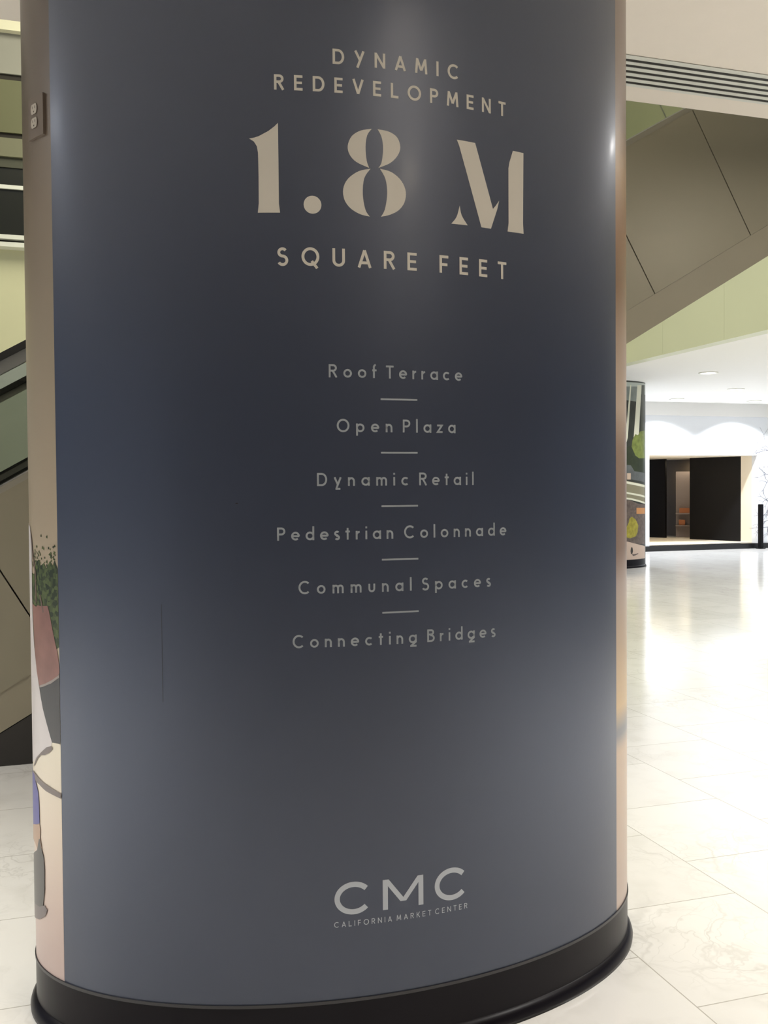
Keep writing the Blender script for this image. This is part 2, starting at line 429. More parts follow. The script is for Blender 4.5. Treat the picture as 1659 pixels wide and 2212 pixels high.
BIG = [[(-0.3911,2.3898),(-0.3788,2.3918),(-0.3664,2.3959),(-0.3416,2.4096),(-0.3267,2.4213),(-0.3177,2.4303),(-0.3173,2.3255),(-0.3174,2.2269),(-0.3147,2.2037),(-0.371,2.2029),(-0.3683,2.2261),(-0.368,2.2951),(-0.3688,2.3541),(-0.3716,2.3703),(-0.3789,2.382)],[(-0.0761,2.4287),(-0.0817,2.4277),(-0.0897,2.4263),(-0.0984,2.4243),(-0.1061,2.4218),(-0.1127,2.4186),(-0.119,2.4148),(-0.1246,2.4105),(-0.1294,2.4056),(-0.1332,2.3999),(-0.1363,2.3934),(-0.1385,2.3868),(-0.1398,2.3805),(-0.1399,2.3747),(-0.1391,2.369),(-0.1374,2.3636),(-0.1349,2.3584),(-0.1317,2.3536),(-0.1278,2.349),(-0.123,2.3447),(-0.1171,2.3407),(-0.1091,2.3368),(-0.0993,2.3332),(-0.0901,2.3302),(-0.0837,2.328),(-0.085,2.331),(-0.0868,2.3351),(-0.0888,2.3404),(-0.0903,2.3466),(-0.0914,2.3542),(-0.0924,2.3632),(-0.093,2.3726),(-0.0931,2.3814),(-0.0926,2.3896),(-0.0916,2.3977),(-0.0901,2.4052),(-0.0882,2.4117),(-0.0854,2.4173),(-0.0818,2.4221),(-0.0785,2.426)],[(-0.0605,2.4291),(-0.055,2.4287),(-0.047,2.4283),(-0.0383,2.4274),(-0.0306,2.4258),(-0.024,2.4236),(-0.0178,2.4207),(-0.0123,2.4172),(-0.0078,2.413),(-0.0043,2.4076),(-0.0017,2.4014),(-0.0001,2.3948),(0.0006,2.3886),(0.0001,2.3828),(-0.0015,2.3771),(-0.0039,2.3716),(-0.0071,2.3661),(-0.0111,2.3606),(-0.0158,2.3552),(-0.0213,2.3499),(-0.0275,2.3451),(-0.0354,2.3405),(-0.0447,2.3362),(-0.0533,2.3325),(-0.0592,2.3299),(-0.0576,2.3321),(-0.0553,2.3351),(-0.0528,2.3392),(-0.0507,2.3447),(-0.0491,2.3522),(-0.0477,2.3615),(-0.0467,2.3712),(-0.0462,2.3802),(-0.0465,2.3883),(-0.0473,2.3961),(-0.0485,2.4034),(-0.0502,2.41),(-0.0526,2.4159),(-0.0556,2.4214),(-0.0585,2.4259)],[(-0.0801,2.3263),(-0.086,2.325),(-0.0944,2.3233),(-0.1037,2.3208),(-0.1122,2.3175),(-0.1199,2.3131),(-0.1276,2.3077),(-0.1347,2.3018),(-0.1405,2.2958),(-0.145,2.2897),(-0.1484,2.2833),(-0.1509,2.2768),(-0.1525,2.2702),(-0.1531,2.2634),(-0.1528,2.2563),(-0.1516,2.2494),(-0.1497,2.2429),(-0.1468,2.237),(-0.143,2.2313),(-0.1385,2.226),(-0.1335,2.2213),(-0.1278,2.2172),(-0.1213,2.2135),(-0.1146,2.2103),(-0.108,2.2078),(-0.1012,2.2059),(-0.094,2.2046),(-0.0877,2.2038),(-0.0832,2.2032),(-0.0855,2.2059),(-0.0887,2.2097),(-0.0922,2.2146),(-0.095,2.2211),(-0.0972,2.2294),(-0.0992,2.2395),(-0.1007,2.2503),(-0.1014,2.2607),(-0.1013,2.2711),(-0.1006,2.2818),(-0.0991,2.2921),(-0.0969,2.3011),(-0.0932,2.309),(-0.0882,2.3162),(-0.0834,2.3221)],[(-0.055,2.3282),(-0.0493,2.3274),(-0.0409,2.3263),(-0.0317,2.3245),(-0.0235,2.3218),(-0.0161,2.3178),(-0.0089,2.3129),(-0.0024,2.3073),(0.0031,2.3014),(0.0074,2.2952),(0.0108,2.2885),(0.0133,2.2815),(0.0148,2.2746),(0.0152,2.2675),(0.0145,2.2601),(0.013,2.253),(0.0108,2.2463),(0.0077,2.2403),(0.0039,2.2346),(-0.0006,2.2294),(-0.0055,2.2248),(-0.011,2.2207),(-0.0171,2.2171),(-0.0235,2.214),(-0.0296,2.2113),(-0.0362,2.209),(-0.0431,2.2071),(-0.0492,2.2057),(-0.0534,2.2046),(-0.0514,2.2077),(-0.0485,2.212),(-0.0454,2.2176),(-0.0427,2.2245),(-0.0405,2.2333),(-0.0385,2.2438),(-0.0369,2.2549),(-0.0361,2.2653),(-0.0362,2.2752),(-0.037,2.285),(-0.0384,2.2943),(-0.0405,2.3028),(-0.0438,2.3106),(-0.0481,2.3178),(-0.0522,2.324)],[(0.1626,2.4277),(0.1904,2.4275),(0.2188,2.4269),(0.2745,2.2575),(0.2835,2.2671),(0.2952,2.2829),(0.2886,2.2582),(0.2678,2.2033),(0.2371,2.2035),(0.1695,2.4132)],[(0.3424,2.4256),(0.3795,2.4257),(0.377,2.2328),(0.379,2.2035),(0.323,2.2026),(0.3265,2.226),(0.3267,2.3751),(0.3301,2.3916)],[(0.1703,2.2543),(0.171,2.2498),(0.172,2.2432),(0.1736,2.2359),(0.176,2.229),(0.1801,2.2221),(0.1855,2.2149),(0.1908,2.2085),(0.1944,2.204),(0.1447,2.2035),(0.1477,2.2067),(0.1521,2.2114),(0.1567,2.217),(0.1606,2.2232),(0.1637,2.2309),(0.1664,2.24),(0.1687,2.2485)]]
DEC1 = {'pale_floor': [(-1.2009,0.7789),(-1.0007,0.8107),(-0.9681,0.812),(-0.9446,0.8092),(-0.9614,0.1474),(-1.2009,0.0635)],'hedge': [(-1.2009,1.1805),(-1.1477,1.2702),(-1.0991,1.2672),(-1.0811,1.3007),(-1.06,1.3108),(-1.0485,1.2935),(-1.0288,1.3021),(-1.0166,1.2875),(-0.997,1.3087),(-0.9841,1.2966),(-0.9751,1.3121),(-0.9635,1.29),(-0.9325,1.2987),(-0.9343,1.0765),(-0.9778,1.0663),(-1.0516,1.0648),(-1.2009,1.0467)],'dark_wall': [(-1.0883,1.0082),(-1.0017,1.0042),(-0.9397,1.0071),(-0.9445,0.813),(-1.0007,0.8107),(-1.0418,0.8666)],'white_robe': [(-1.2009,1.4077),(-1.1412,1.4009),(-1.1223,1.3767),(-1.121,1.3179),(-1.1244,1.1998),(-1.1225,1.1475),(-1.1116,1.0702),(-1.0924,1.0076),(-1.0694,0.9461),(-1.0493,0.8976),(-1.0007,0.8107),(-1.0056,0.8009),(-1.0572,0.7772),(-1.0938,0.7551),(-1.1397,0.7284),(-1.2009,0.7117)],'bag': [(-1.1197,1.1832),(-1.0836,1.1763),(-1.0724,1.1825),(-1.0561,1.1813),(-1.0126,1.1849),(-1.0057,1.174),(-0.9932,1.1344),(-0.9792,1.0914),(-0.9676,1.0585),(-0.9585,1.0241),(-0.959,1.0052),(-0.9714,0.9937),(-1.0025,0.9774),(-1.041,0.9645),(-1.0689,0.9578),(-1.089,0.995),(-1.1065,1.0709)],'straps': [(-1.1338,1.3959),(-1.1171,1.3703),(-1.1005,1.319),(-1.0824,1.2748),(-1.0791,1.1909),(-1.0869,1.1863),(-1.0906,1.2677),(-1.1101,1.3185),(-1.1265,1.3634)],'strap_b': [(-1.0579,1.212),(-1.0517,1.2138),(-1.0309,1.1668),(-1.0392,1.1636)],'bag_rim': [(-1.0689,0.9578),(-1.0273,0.9703),(-0.9909,0.9851),(-0.9611,1.0012),(-0.9593,0.9938),(-0.998,0.9741),(-1.0412,0.9594),(-1.0691,0.9526)],'mauve_leaf': [(-1.1412,0.7147),(-1.103,0.7478),(-1.0637,0.772),(-1.0282,0.7931),(-1.001,0.8004),(-0.9966,0.7935),(-1.0134,0.7804),(-1.0398,0.769),(-1.0641,0.7641),(-1.09,0.7494),(-1.12,0.724)],'mauve_band': [(-1.1425,0.7024),(-1.106,0.6997),(-1.0607,0.6921),(-1.0116,0.6858),(-0.9479,0.6774),(-0.9482,0.6635),(-0.9936,0.6664),(-1.0379,0.67),(-1.082,0.678),(-1.145,0.6804)],'blue_leg': [(-1.2009,0.6973),(-1.1284,0.6954),(-1.1125,0.6756),(-1.091,0.6548),(-1.085,0.617),(-1.0837,0.5676),(-1.1349,0.546),(-1.2009,0.5315)],'shoe': [(-1.2009,0.5302),(-1.0838,0.5649),(-1.0773,0.5471),(-1.0818,0.5288),(-1.0689,0.501),(-1.1006,0.4837),(-1.1323,0.4975),(-1.2009,0.4951)],'grey_leg': [(-1.2009,0.4402),(-1.1101,0.4834),(-1.09,0.5211),(-1.0821,0.5234),(-1.0724,0.5),(-1.0569,0.481),(-1.0523,0.4432),(-1.0546,0.3838),(-1.0659,0.341),(-1.0924,0.3227),(-1.2009,0.2991)],'grey_shadow': [(-1.2009,0.3059),(-1.0921,0.3281),(-1.0562,0.3441),(-1.039,0.3366),(-1.0513,0.3157),(-1.0941,0.2917),(-1.2009,0.2585)]}
DEC2 = {'pale_sky': [(0.0496,3.3831),(1.2009,3.4453),(1.2009,3.2125),(0.0492,3.1583)],'dark_windows': [(0.0492,3.1749),(0.5979,3.1983),(0.5382,1.7564),(0.0466,1.7559)],'grey_upper': [(0.0494,3.2999),(0.5834,3.3243),(0.5829,3.0451),(0.049,3.075)],'thin_mullion': [(0.3765,3.3377),(0.4062,3.3392),(0.3174,2.3866),(0.2728,2.2599),(0.2404,2.2594)],'white_pier': [(0.5762,3.3492),(0.7219,3.3594),(0.6115,2.3514),(0.5391,2.2817),(0.46,2.3307)],'dark_edge': [(0.7219,3.3594),(0.875,3.3722),(0.8694,1.5868),(0.6913,1.5867),(0.6587,2.2678)],'light_tree': [(0.4351,2.347),(0.5122,2.4502),(0.5966,2.4358),(0.6591,2.5059),(0.8723,2.5321),(0.8707,1.9996),(0.6262,2.012),(0.5116,2.0527),(0.4104,2.22)],'dark_tree': [(0.1463,2.1327),(0.3864,2.2449),(0.5116,2.0611),(0.6262,2.012),(0.8707,2.0168),(0.8697,1.6729),(0.5382,1.7564),(0.1456,1.739)],'blue_ground': [(0.1459,1.8982),(0.3858,1.8824),(0.4848,1.7731),(0.8698,1.7417),(0.8693,1.5696),(0.538,1.6038),(0.1455,1.6551)],'kiosk': [(0.2939,1.7389),(0.3856,1.7391),(0.3854,1.6209),(0.2937,1.6211)],'ramp': [(0.1454,1.6216),(0.3618,1.5872),(0.5518,1.5613),(0.8691,1.518),(0.8681,1.1823),(0.4839,1.2481),(0.1448,1.286)],'ramp_line_a': [(0.1454,1.6132),(0.3618,1.5788),(0.5518,1.5528),(0.8691,1.518),(0.869,1.475),(0.5517,1.5104),(0.3617,1.5366),(0.1453,1.5713)],'ramp_line_b': [(0.1451,1.4203),(0.3615,1.3848),(0.8685,1.32),(0.8684,1.2856),(0.3614,1.351),(0.145,1.3867)],'ramp_line_c': [(0.1449,1.3112),(0.3848,1.2832),(0.8682,1.1995),(0.8681,1.165),(0.3848,1.2494),(0.1448,1.2776)],'crowd': [(0.1448,1.2608),(0.3848,1.241),(0.5653,1.1789),(0.868,1.1564),(0.8658,0.4236),(0.1434,0.4541)],'orange_box': [(0.5371,1.103),(0.8678,1.0961),(0.8675,0.9841),(0.5369,0.9925)],'yellow_tree': [(0.2702,0.7453),(0.3261,0.8282),(0.3491,0.9122),(0.4082,0.9446),(0.5096,0.8913),(0.5937,0.7782),(0.5644,0.6515),(0.5225,0.5849),(0.3601,0.5483),(0.2482,0.5773)],'pavement': [(0.1435,0.513),(0.303,0.4911),(0.4825,0.4505),(0.8657,0.3805),(0.8649,0.1215),(0.1428,0.1426)],'figure': [(0.3714,0.3194),(0.3833,0.3697),(0.4073,0.3942),(0.4256,0.368),(0.4378,0.3166),(0.4193,0.2665),(0.3831,0.2596)],'figure_shadow': [(0.4071,0.2585),(0.4693,0.2557),(0.5781,0.2674),(0.5928,0.2581),(0.4952,0.229),(0.4315,0.2235)]}

# ------------------------------------------------------------------ the two wrapped columns: oval plan, position along the girth s, height z
CA, CB, CN = 0.95648, 0.5510, 1.95654
_N = 6000
_tab = []
_L = 0.0
_pu = None
for _i in range(_N + 1):
    _t = -PI / 2 + PI * _i / _N
    _U = CA * math.copysign(abs(math.sin(_t)) ** (2 / CN), math.sin(_t))
    _V = -CB * abs(math.cos(_t)) ** (2 / CN)
    if _pu is not None:
        _L += math.hypot(_U - _pu[0], _V - _pu[1])
    _pu = (_U, _V)
    _tab.append((_L, _U, _V))
HALF = _L / 2
import bisect
_keys = [t[0] - HALF for t in _tab]


def _half(s):
    i = min(max(bisect.bisect_left(_keys, s), 1), _N)
    k = (s - _keys[i - 1]) / max(1e-9, _keys[i] - _keys[i - 1])
    a, b = _tab[i - 1], _tab[i]
    return a[1] + (b[1] - a[1]) * k, a[2] + (b[2] - a[2]) * k


def girth(s, off=0.0):
    """Point on the oval at girth s (0 = middle of the front), pushed out by off."""
    per = 4 * HALF
    s = (s + 2 * HALF) % per - 2 * HALF
    back = abs(s) > HALF
    q = math.copysign(2 * HALF - abs(s), s) if back else s
    u, v = _half(q)
    if back:
        v = -v
    nu = math.copysign((abs(u) / CA) ** (CN - 1) / CA, u)
    nv = math.copysign((abs(v) / CB) ** (CN - 1) / CB, v)
    l = math.hypot(nu, nv) or 1
    return u + nu / l * off, v + nv / l * off


def shell(name, s0, s1, z0, z1, out, inn, m, parent, step=0.02, zs=None, smooth=True):
    """A curved sheet of the column skin, with thickness."""
    n = max(2, int(math.ceil((s1 - s0) / step)))
    full = abs((s1 - s0) - 4 * HALF) < 1e-6
    bm = bmesh.new()
    rows = zs or [z0, z1]
    O, I = [], []
    for k in range(n + (0 if full else 1)):
        s = s0 + (s1 - s0) * k / n
        a, b = girth(s, out), girth(s, inn)
        O.append([bm.verts.new((a[0], a[1], z)) for z in rows])
        I.append([bm.verts.new((b[0], b[1], z)) for z in rows])
    cnt = len(O)
    for k in range(n):
        j = (k + 1) % cnt
        for r in range(len(rows) - 1):
            bm.faces.new((O[k][r], O[j][r], O[j][r + 1], O[k][r + 1]))
            bm.faces.new((I[k][r], I[k][r + 1], I[j][r + 1], I[j][r]))
        bm.faces.new((O[k][0], I[k][0], I[j][0], O[j][0])).smooth = False
        bm.faces.new((O[k][-1], O[j][-1], I[j][-1], I[k][-1])).smooth = False
    if not full:
        for r in range(len(rows) - 1):
            bm.faces.new((O[0][r], O[0][r + 1], I[0][r + 1], I[0][r]))
            bm.faces.new((O[-1][r], I[-1][r], I[-1][r + 1], O[-1][r + 1]))
    bmesh.ops.recalc_face_normals(bm, faces=bm.faces[:])
    o = link(name, bm, m, parent)
    if smooth:
        for p in o.data.polygons:
            p.use_smooth = abs(p.normal.z) < 0.5
        try:
            o.data.set_sharp_from_angle(angle=0.6)
        except Exception:
            pass
    return o


def wrapped(name, polys, off, m, parent, step=0.02, quads=None):
    """Flat shapes in (s, z) printed on the column skin."""
    bm = bmesh.new()
    for P in polys:
        vs = []
        for s, z in P:
            if vs and (Vector((s, z, 0)) - vs[-1].co).length < 1e-5:
                continue
            vs.append(bm.verts.new((s, z, 0)))
        if len(vs) >= 3:
            bm.faces.new(vs)
    bm.normal_update()
    if step:
        bmesh.ops.triangulate(bm, faces=bm.faces[:])
        lo = min(v.co.x for v in bm.verts); hi = max(v.co.x for v in bm.verts)
        k = math.floor(lo / step) + 1
        while k * step < hi:
            bmesh.ops.bisect_plane(bm, geom=bm.verts[:] + bm.edges[:] + bm.faces[:], plane_co=(k * step, 0, 0), plane_no=(1, 0, 0), dist=1e-6)
            k += 1
    for f in bm.faces:
        if f.normal.z < 0:
            f.normal_flip()
    for v in bm.verts:
        s, z = v.co.x, v.co.y
        u, w = girth(s, off)
        v.co = (u, w, z)
    for f in bm.faces:
        f.normal_update()
    return link(name, bm, m, parent)


# ---- stroke lettering: glyphs are centre-line strokes in cap-height units
def arc(cx, cy, rx, ry, a0, a1, n=None):
    n = n or max(4, int(abs(a1 - a0) / 9))
    return [(cx + rx * math.cos(math.radians(a0 + (a1 - a0) * i / n)), cy + ry * math.sin(math.radians(a0 + (a1 - a0) * i / n))) for i in range(n + 1)]


def glyph(ch, w, small=0.66):
    """(width, strokes) of one letter; strokes are point lists, drawn with weight w."""
    h = w / 2
    T = 1 - h
    x = small
    r = x / 2 - h            # bowl radius of the small letters
    cy = x / 2
    G = None
    if ch == 'D': G = (.78, [[(h, 0), (h, 1)], [(h, T), (.36, T)] + arc(.36, .5, .42 - h, .5 - h, 90, -90) + [(h, h)]])
    elif ch == 'Y': G = (.70, [[(.07, 1), (.40, .36)], [(.63, 1), (.20, -.12)]])
    elif ch == 'N': G = (.74, [[(h, 0), (h, 1)], [(h + .01, .95), (.74 - h - .01, .05)], [(.74 - h, 0), (.74 - h, 1)]])
    elif ch == 'A': G = (.76, [[(.06, 0), (.38, .96)], [(.70, 0), (.38, .96)], [(.2, .27), (.56, .27)]])
    elif ch == 'M': G = (.88, [[(.07, 0), (.15, 1)], [(.15, .96), (.44, .20)], [(.73, .96), (.44, .20)], [(.73, 1), (.81, 0)]])
    elif ch == 'I': G = (w, [[(h, 0), (h, 1)]])
    elif ch == 'C': G = (.86, [arc(.48, .5, .48 - h, .5 - h + .01, 46, 314)])
    elif ch == 'R': G = (.66, [[(h, 0), (h, 1)], [(h, T), (.34, T)] + arc(.34, .72, .29 - h, .28 - h, 90, -90) + [(h, .44 + h)], [(.32, .48), (.60, 0)]])
    elif ch == 'E': G = (.58, [[(h, 0), (h, 1)], [(0, T), (.56, T)], [(0, .5), (.52, .5)], [(0, h), (.56, h)]])
    elif ch == 'V': G = (.74, [[(.06, 1), (.37, .04)], [(.68, 1), (.37, .04)]])
    elif ch == 'L': G = (.54, [[(h, 0), (h, 1)], [(0, h), (.54, h)]])
    elif ch == 'O': G = (.98, [arc(.49, .5, .49 - h, .51 - h, 0, 360, 40)])
    elif ch == 'P': G = (.62, [[(h, 0), (h, 1)], [(h, T), (.32, T)] + arc(.32, .70, .30 - h, .30 - h, 90, -90) + [(h, .40 + h)]])
    elif ch == 'T': G = (.62, [[(0, T), (.62, T)], [(.31, 0), (.31, 1)]])
    elif ch == 'S': G = (.62, [arc(.31, 1.01 - h - .235 + .0, .27 - h + .01, .235 - h / 2, 35, 270) + arc(.31, .535 - .27, .31 - h, .27 - h / 2 - .0, 90, -150)])
    elif ch == 'Q': G = (.98, [arc(.49, .5, .49 - h, .51 - h, 0, 360, 40), [(.56, .26), (.86, -.13)]])
    elif ch == 'U': G = (.70, [[(h, 1), (h, .34)] + arc(.35, .34, .35 - h, .34 - h, 180, 360) + [(.70 - h, 1)]])
    elif ch == 'F': G = (.56, [[(h, 0), (h, 1)], [(0, T), (.56, T)], [(0, .48), (.50, .48)]])
    elif ch == 'B': G = (.64, [[(h, 0), (h, 1)], [(h, T), (.33, T)] + arc(.33, .76, .26 - h, .24 - h, 90, -90) + [(h, .52 + h)], [(h, .52 + h)] + [(.34, .52 + h)] + arc(.34, .26 + h / 2, .30 - h, .26 - h / 2, 90, -90) + [(h, h)]])
    elif ch == 'K': G = (.64, [[(h, 0), (h, 1)], [(.60, 1), (h + .02, .42)], [(.24, .56), (.62, 0)]])
    elif ch == 'o': G = (2 * r + w, [arc(r + h, cy, r, r, 0, 360, 32)])
    elif ch == 'c': G = (2 * r + w - .05, [arc(r + h, cy, r, r, 48, 312)])
    elif ch == 'e': G = (2 * r + w, [[(h, cy), (2 * r + h, cy)] + arc(r + h, cy, r, r, 0, 312)])
    elif ch in 'adq': G = (2 * r + w, [arc(r + h, cy, r, r, 0, 360, 32), [(2 * r + h, 0), (2 * r + h, x if ch == 'a' else 1.06)]])
    elif ch == 'p': G = (2 * r + w, [arc(r + h, cy, r, r, 0, 360, 32), [(h, -.27), (h, x)]])
    elif ch == 'g': G = (2 * r + w, [arc(r + h, cy, r, r, 0, 360, 32), [(2 * r + h, x), (2 * r + h, .10), (.20, -.20)], [(.12, -.22), (2 * r + w - .02, -.22)]])
    elif ch == 'y': G = (.58, [[(.06, x), (.30, .10)], [(.53, x), (.19, -.20)], [(.12, -.22), (.50, -.22)]])
    elif ch == 'i': G = (w, [[(h, 0), (h, x)], [(h, .84), (h, .84 + w)]])
    elif ch == 'l': G = (w, [[(h, 0), (h, 1.06)]])
    elif ch == 'f': G = (.36, [[(.13, 0), (.13, .84)] + arc(.30, .84, .17, .17, 180, 95), [(0, .60), (.34, .60)]])
    elif ch == 't': G = (.36, [[(.17, 0), (.17, .90)], [(0, .62), (.35, .62)]])
    elif ch == 'r': G = (.32, [[(h, 0), (h, x)], arc(h + .26, .34, .26, .32 - h, 180, 95)])
    elif ch == 'n': G = (.54, [[(h, 0), (h, x)], [(h, .30)] + arc(.27, .36, .27 - h, .30 - h, 180, 0) + [(.54 - h, 0)]])
    elif ch == 'u': G = (.54, [[(h, x), (h, .28)] + arc(.27, .28, .27 - h, .28 - h, 180, 360) + [(.54 - h, x)]])
    elif ch == 'm': G = (.86, [[(h, 0), (h, x)], [(h, .34)] + arc(.25, .40, .25 - h, .26 - h, 180, 0) + [(.50 - h, 0)], [(.50 - h, .34)] + arc(.68 - h, .40, .18, .26 - h, 180, 0) + [(.86 - h, 0)]])
    elif ch == 's': G = (.42, [arc(.21, .485, .19 - h + .03, .175 - h / 2, 40, 270) + arc(.21, .165 + .01, .21 - h + .01, .155 - h / 2 + .01, 90, -145)])
    elif ch == 'z': G = (.50, [[(.02, x - h), (.44, x - h), (.07, h), (.50, h)]])
    return G


def ribbon(P, w):
    """Quads of weight w along the polyline P."""
    n = len(P)
    closed = n > 3 and math.hypot(P[0][0] - P[-1][0], P[0][1] - P[-1][1]) < 1e-6
    lft, rgt = [], []
    for i in range(n):
        if closed:
            a, c = P[i - 1] if i else P[-2], P[(i + 1) % n] if i < n - 1 else P[1]
        else:
            a, c = P[max(i - 1, 0)], P[min(i + 1, n - 1)]
        b = P[i]
        d1 = Vector((b[0] - a[0], b[1] - a[1])); d2 = Vector((c[0] - b[0], c[1] - b[1]))
        if d1.length < 1e-9: d1 = d2
        if d2.length < 1e-9: d2 = d1
        d1.normalize(); d2.normalize()
        n1 = Vector((-d1.y, d1.x)); n2 = Vector((-d2.y, d2.x))
        nn = n1 + n2
        if nn.length < 1e-6: nn = n1
        nn.normalize()
        k = (w / 2) / max(0.45, nn.dot(n1))
        lft.append((b[0] + nn.x * k, b[1] + nn.y * k))
        rgt.append((b[0] - nn.x * k, b[1] - nn.y * k))
    return [[rgt[i], rgt[i + 1], lft[i + 1], lft[i]] for i in range(n - 1)]


def word(txt, s0, s1, z, cap, w, small=0.66, kern=None, wide=1.0):
    """Quads of a word set between girths s0 and s1 on baseline z."""
    gl = [glyph(c, w, small) for c in txt]
    tot = sum(g[0] for g in gl) * cap * wide
    gap = ((s1 - s0) - tot) / max(1, len(gl) - 1)
    q, s = [], s0
    for g in gl:
        for st in g[1]:
            for quad in ribbon([(a * wide, b) for a, b in st] if wide != 1.0 else st, w):
                q.append([(s + a * cap, z + b * cap) for a, b in quad])
        s += g[0] * cap * wide + gap
    return q


KICK = 0.153
S0, S1 = -0.96145, 0.83166          # the blue panel's edges


def column_base(root):
    k = shell('kick_plate', -2 * HALF, 2 * HALF, 0.0, KICK, 0.001, -0.05, M_KICK, root)
    k['label'] = 'glossy black kick plate round the foot'
    # toe moulding with a sloping top
    bm = bmesh.new()
    n = 240
    prof = [(0.0, 0.0), (0.016, 0.0), (0.017, 0.012), (0.013, 0.026), (0.006, 0.036), (0.0, 0.040)]
    rings = []
    for k_ in range(n):
        s = -2 * HALF + 4 * HALF * k_ / n
        rings.append([bm.verts.new((*girth(s, o_ + 0.001), z_)) for o_, z_ in prof])
    for k_ in range(n):
        j = (k_ + 1) % n
        for r in range(len(prof) - 1):
            bm.faces.new((rings[k_][r], rings[j][r], rings[j][r + 1], rings[k_][r + 1]))
    bmesh.ops.recalc_face_normals(bm, faces=bm.faces[:])
    link('base_moulding', bm, M_KICK, root, smooth=True)
    shell('edge_trim', -2 * HALF, 2 * HALF, KICK - 0.001, KICK + 0.007, 0.0035, -0.01, M_TRIM, root)


# ------------------------------------------------------------------ the near column
colm = empty('display_column', (0.7803, 2.9058, 0))
tag(colm, 'oval column wrapped in slate blue vinyl lettered 1.8 M SQUARE FEET', 'column', kind='thing')
pan = shell('front_panel', S0, S1, KICK + 0.004, 3.8, 0.0, -0.02, M_PANEL, colm)
pan['label'] = 'slate blue front panel'
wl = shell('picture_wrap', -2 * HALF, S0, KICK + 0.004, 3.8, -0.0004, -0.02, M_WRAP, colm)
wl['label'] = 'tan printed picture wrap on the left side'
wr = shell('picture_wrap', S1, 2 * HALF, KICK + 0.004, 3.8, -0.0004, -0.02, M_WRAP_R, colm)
wr['label'] = 'brown printed picture wrap on the right side'
column_base(colm)

CAPW = 0.165


def lettering(name, txt, s0, s1, z, cap, w, m, label):
    o = wrapped(name, word(txt, s0, s1, z, cap, w), 0.0006, m, colm, step=0)
    o['label'] = label
    return o


lettering('headline_word', 'DYNAMIC', -0.177, 0.1695, 2.5862, 0.0385, CAPW, M_LET, 'cream word DYNAMIC')
lettering('headline_word', 'REDEVELOPMENT', -0.3267, 0.3182, 2.5137, 0.0385, CAPW, M_LET, 'cream word REDEVELOPMENT')
DOT = [(-0.2320 + 0.0228 * math.cos(a * PI / 18), 2.2262 + 0.0228 * math.sin(a * PI / 18)) for a in range(36)]
for txt, polys in (('1', BIG[0:1]), ('point', [DOT]), ('8', BIG[1:5]), ('M', BIG[5:8])):
    l = wrapped('figure', polys, 0.0006, M_LET, colm, step=0.015)
    l['label'] = 'large cream ' + (txt if txt == 'point' else 'figure ' + txt)
lettering('unit_word', 'SQUARE', -0.324, 0.0448, 2.0709, 0.0465, 0.155, M_LET, 'cream word SQUARE')
lettering('unit_word', 'FEET', 0.1092, 0.3182, 2.0709, 0.0465, 0.155, M_LET, 'cream word FEET')
LIST = [('Roof', -0.1945, -0.0679, 'Terrace', -0.0431, 0.175, 1.7865), ('Open', -0.1748, -0.0268, 'Plaza', 0.0018, 0.1538, 1.6459),
        ('Dynamic', -0.2274, 0.0174, 'Retail', 0.0467, 0.2085, 1.5067), ('Pedestrian', -0.331, -0.0267, 'Colonnade', 0.0033, 0.3141, 1.3672),
        ('Communal', -0.2776, 0.0234, 'Spaces', 0.0519, 0.2614, 1.2283), ('Connecting', -0.2941, 0.0365, 'Bridges', 0.0666, 0.276, 1.0888)]
for w1, a0, a1, w2, b0, b1, z in LIST:
    lettering('list_word', w1, a0, a1, z, 0.0338, 0.145, M_LET2, 'grey word ' + w1)
    lettering('list_word', w2, b0, b1, z, 0.0338, 0.145, M_LET2, 'grey word ' + w2)
for z in (1.7320, 1.5927, 1.4530, 1.3126, 1.1731):
    wrapped('divider_bar', [[(-0.0582, z - 0.0023), (0.0428, z - 0.0023), (0.0428, z + 0.0023), (-0.0582, z + 0.0023)]], 0.0006, M_LET2, colm, step=0.02)
# logo: wide C M C
def big_c(s0, s1, z0, z1, w):
    cs, cz = (s0 + s1) / 2 + 0.004, (z0 + z1) / 2
    rx, ry = (s1 - s0) / 2 + 0.002 - w / 2, (z1 - z0) / 2 - w / 2
    return ribbon(arc(cs, cz, rx, ry, 40, 320, 48), w)


def big_m(s0, s1, z0, z1, w):
    h = w / 2
    c = (s0 + s1) / 2
    return [[(s0, z0), (s0 + w, z0), (s0 + w, z1), (s0, z1)], [(s1 - w, z0), (s1, z0), (s1, z1), (s1 - w, z1)],
            [(s0, z1), (c - 0.008, z0 + 0.018), (c + 0.001, z0 + 0.018), (c + 0.001, z0 + 0.027), (s0 + w * 1.15, z1)],
            [(s1, z1), (s1 - w * 1.15, z1), (c - 0.001, z0 + 0.027), (c - 0.001, z0 + 0.018), (c + 0.008, z0 + 0.018)]]


for nm, q in (('first C', big_c(-0.1941, -0.0966, 0.3824, 0.4690, 0.0140)), ('M', big_m(-0.0629, 0.0505, 0.3848, 0.4652, 0.0140)), ('last C', big_c(0.0815, 0.1794, 0.3828, 0.4712, 0.0140))):
    l = wrapped('logo_letter', q, 0.0006, M_LET3, colm, step=0.012)
    l['label'] = 'pale grey logo letter, ' + nm
lettering('caption_word', 'CALIFORNIA', -0.1934, -0.0383, 0.3517, 0.0145, 0.12, M_LET3, 'small grey word CALIFORNIA')
lettering('caption_word', 'MARKET', -0.0254, 0.0729, 0.3520, 0.0145, 0.12, M_LET3, 'small grey word MARKET')
lettering('caption_word', 'CENTER', 0.0843, 0.1815, 0.3522, 0.0145, 0.12, M_LET3, 'small grey word CENTER')
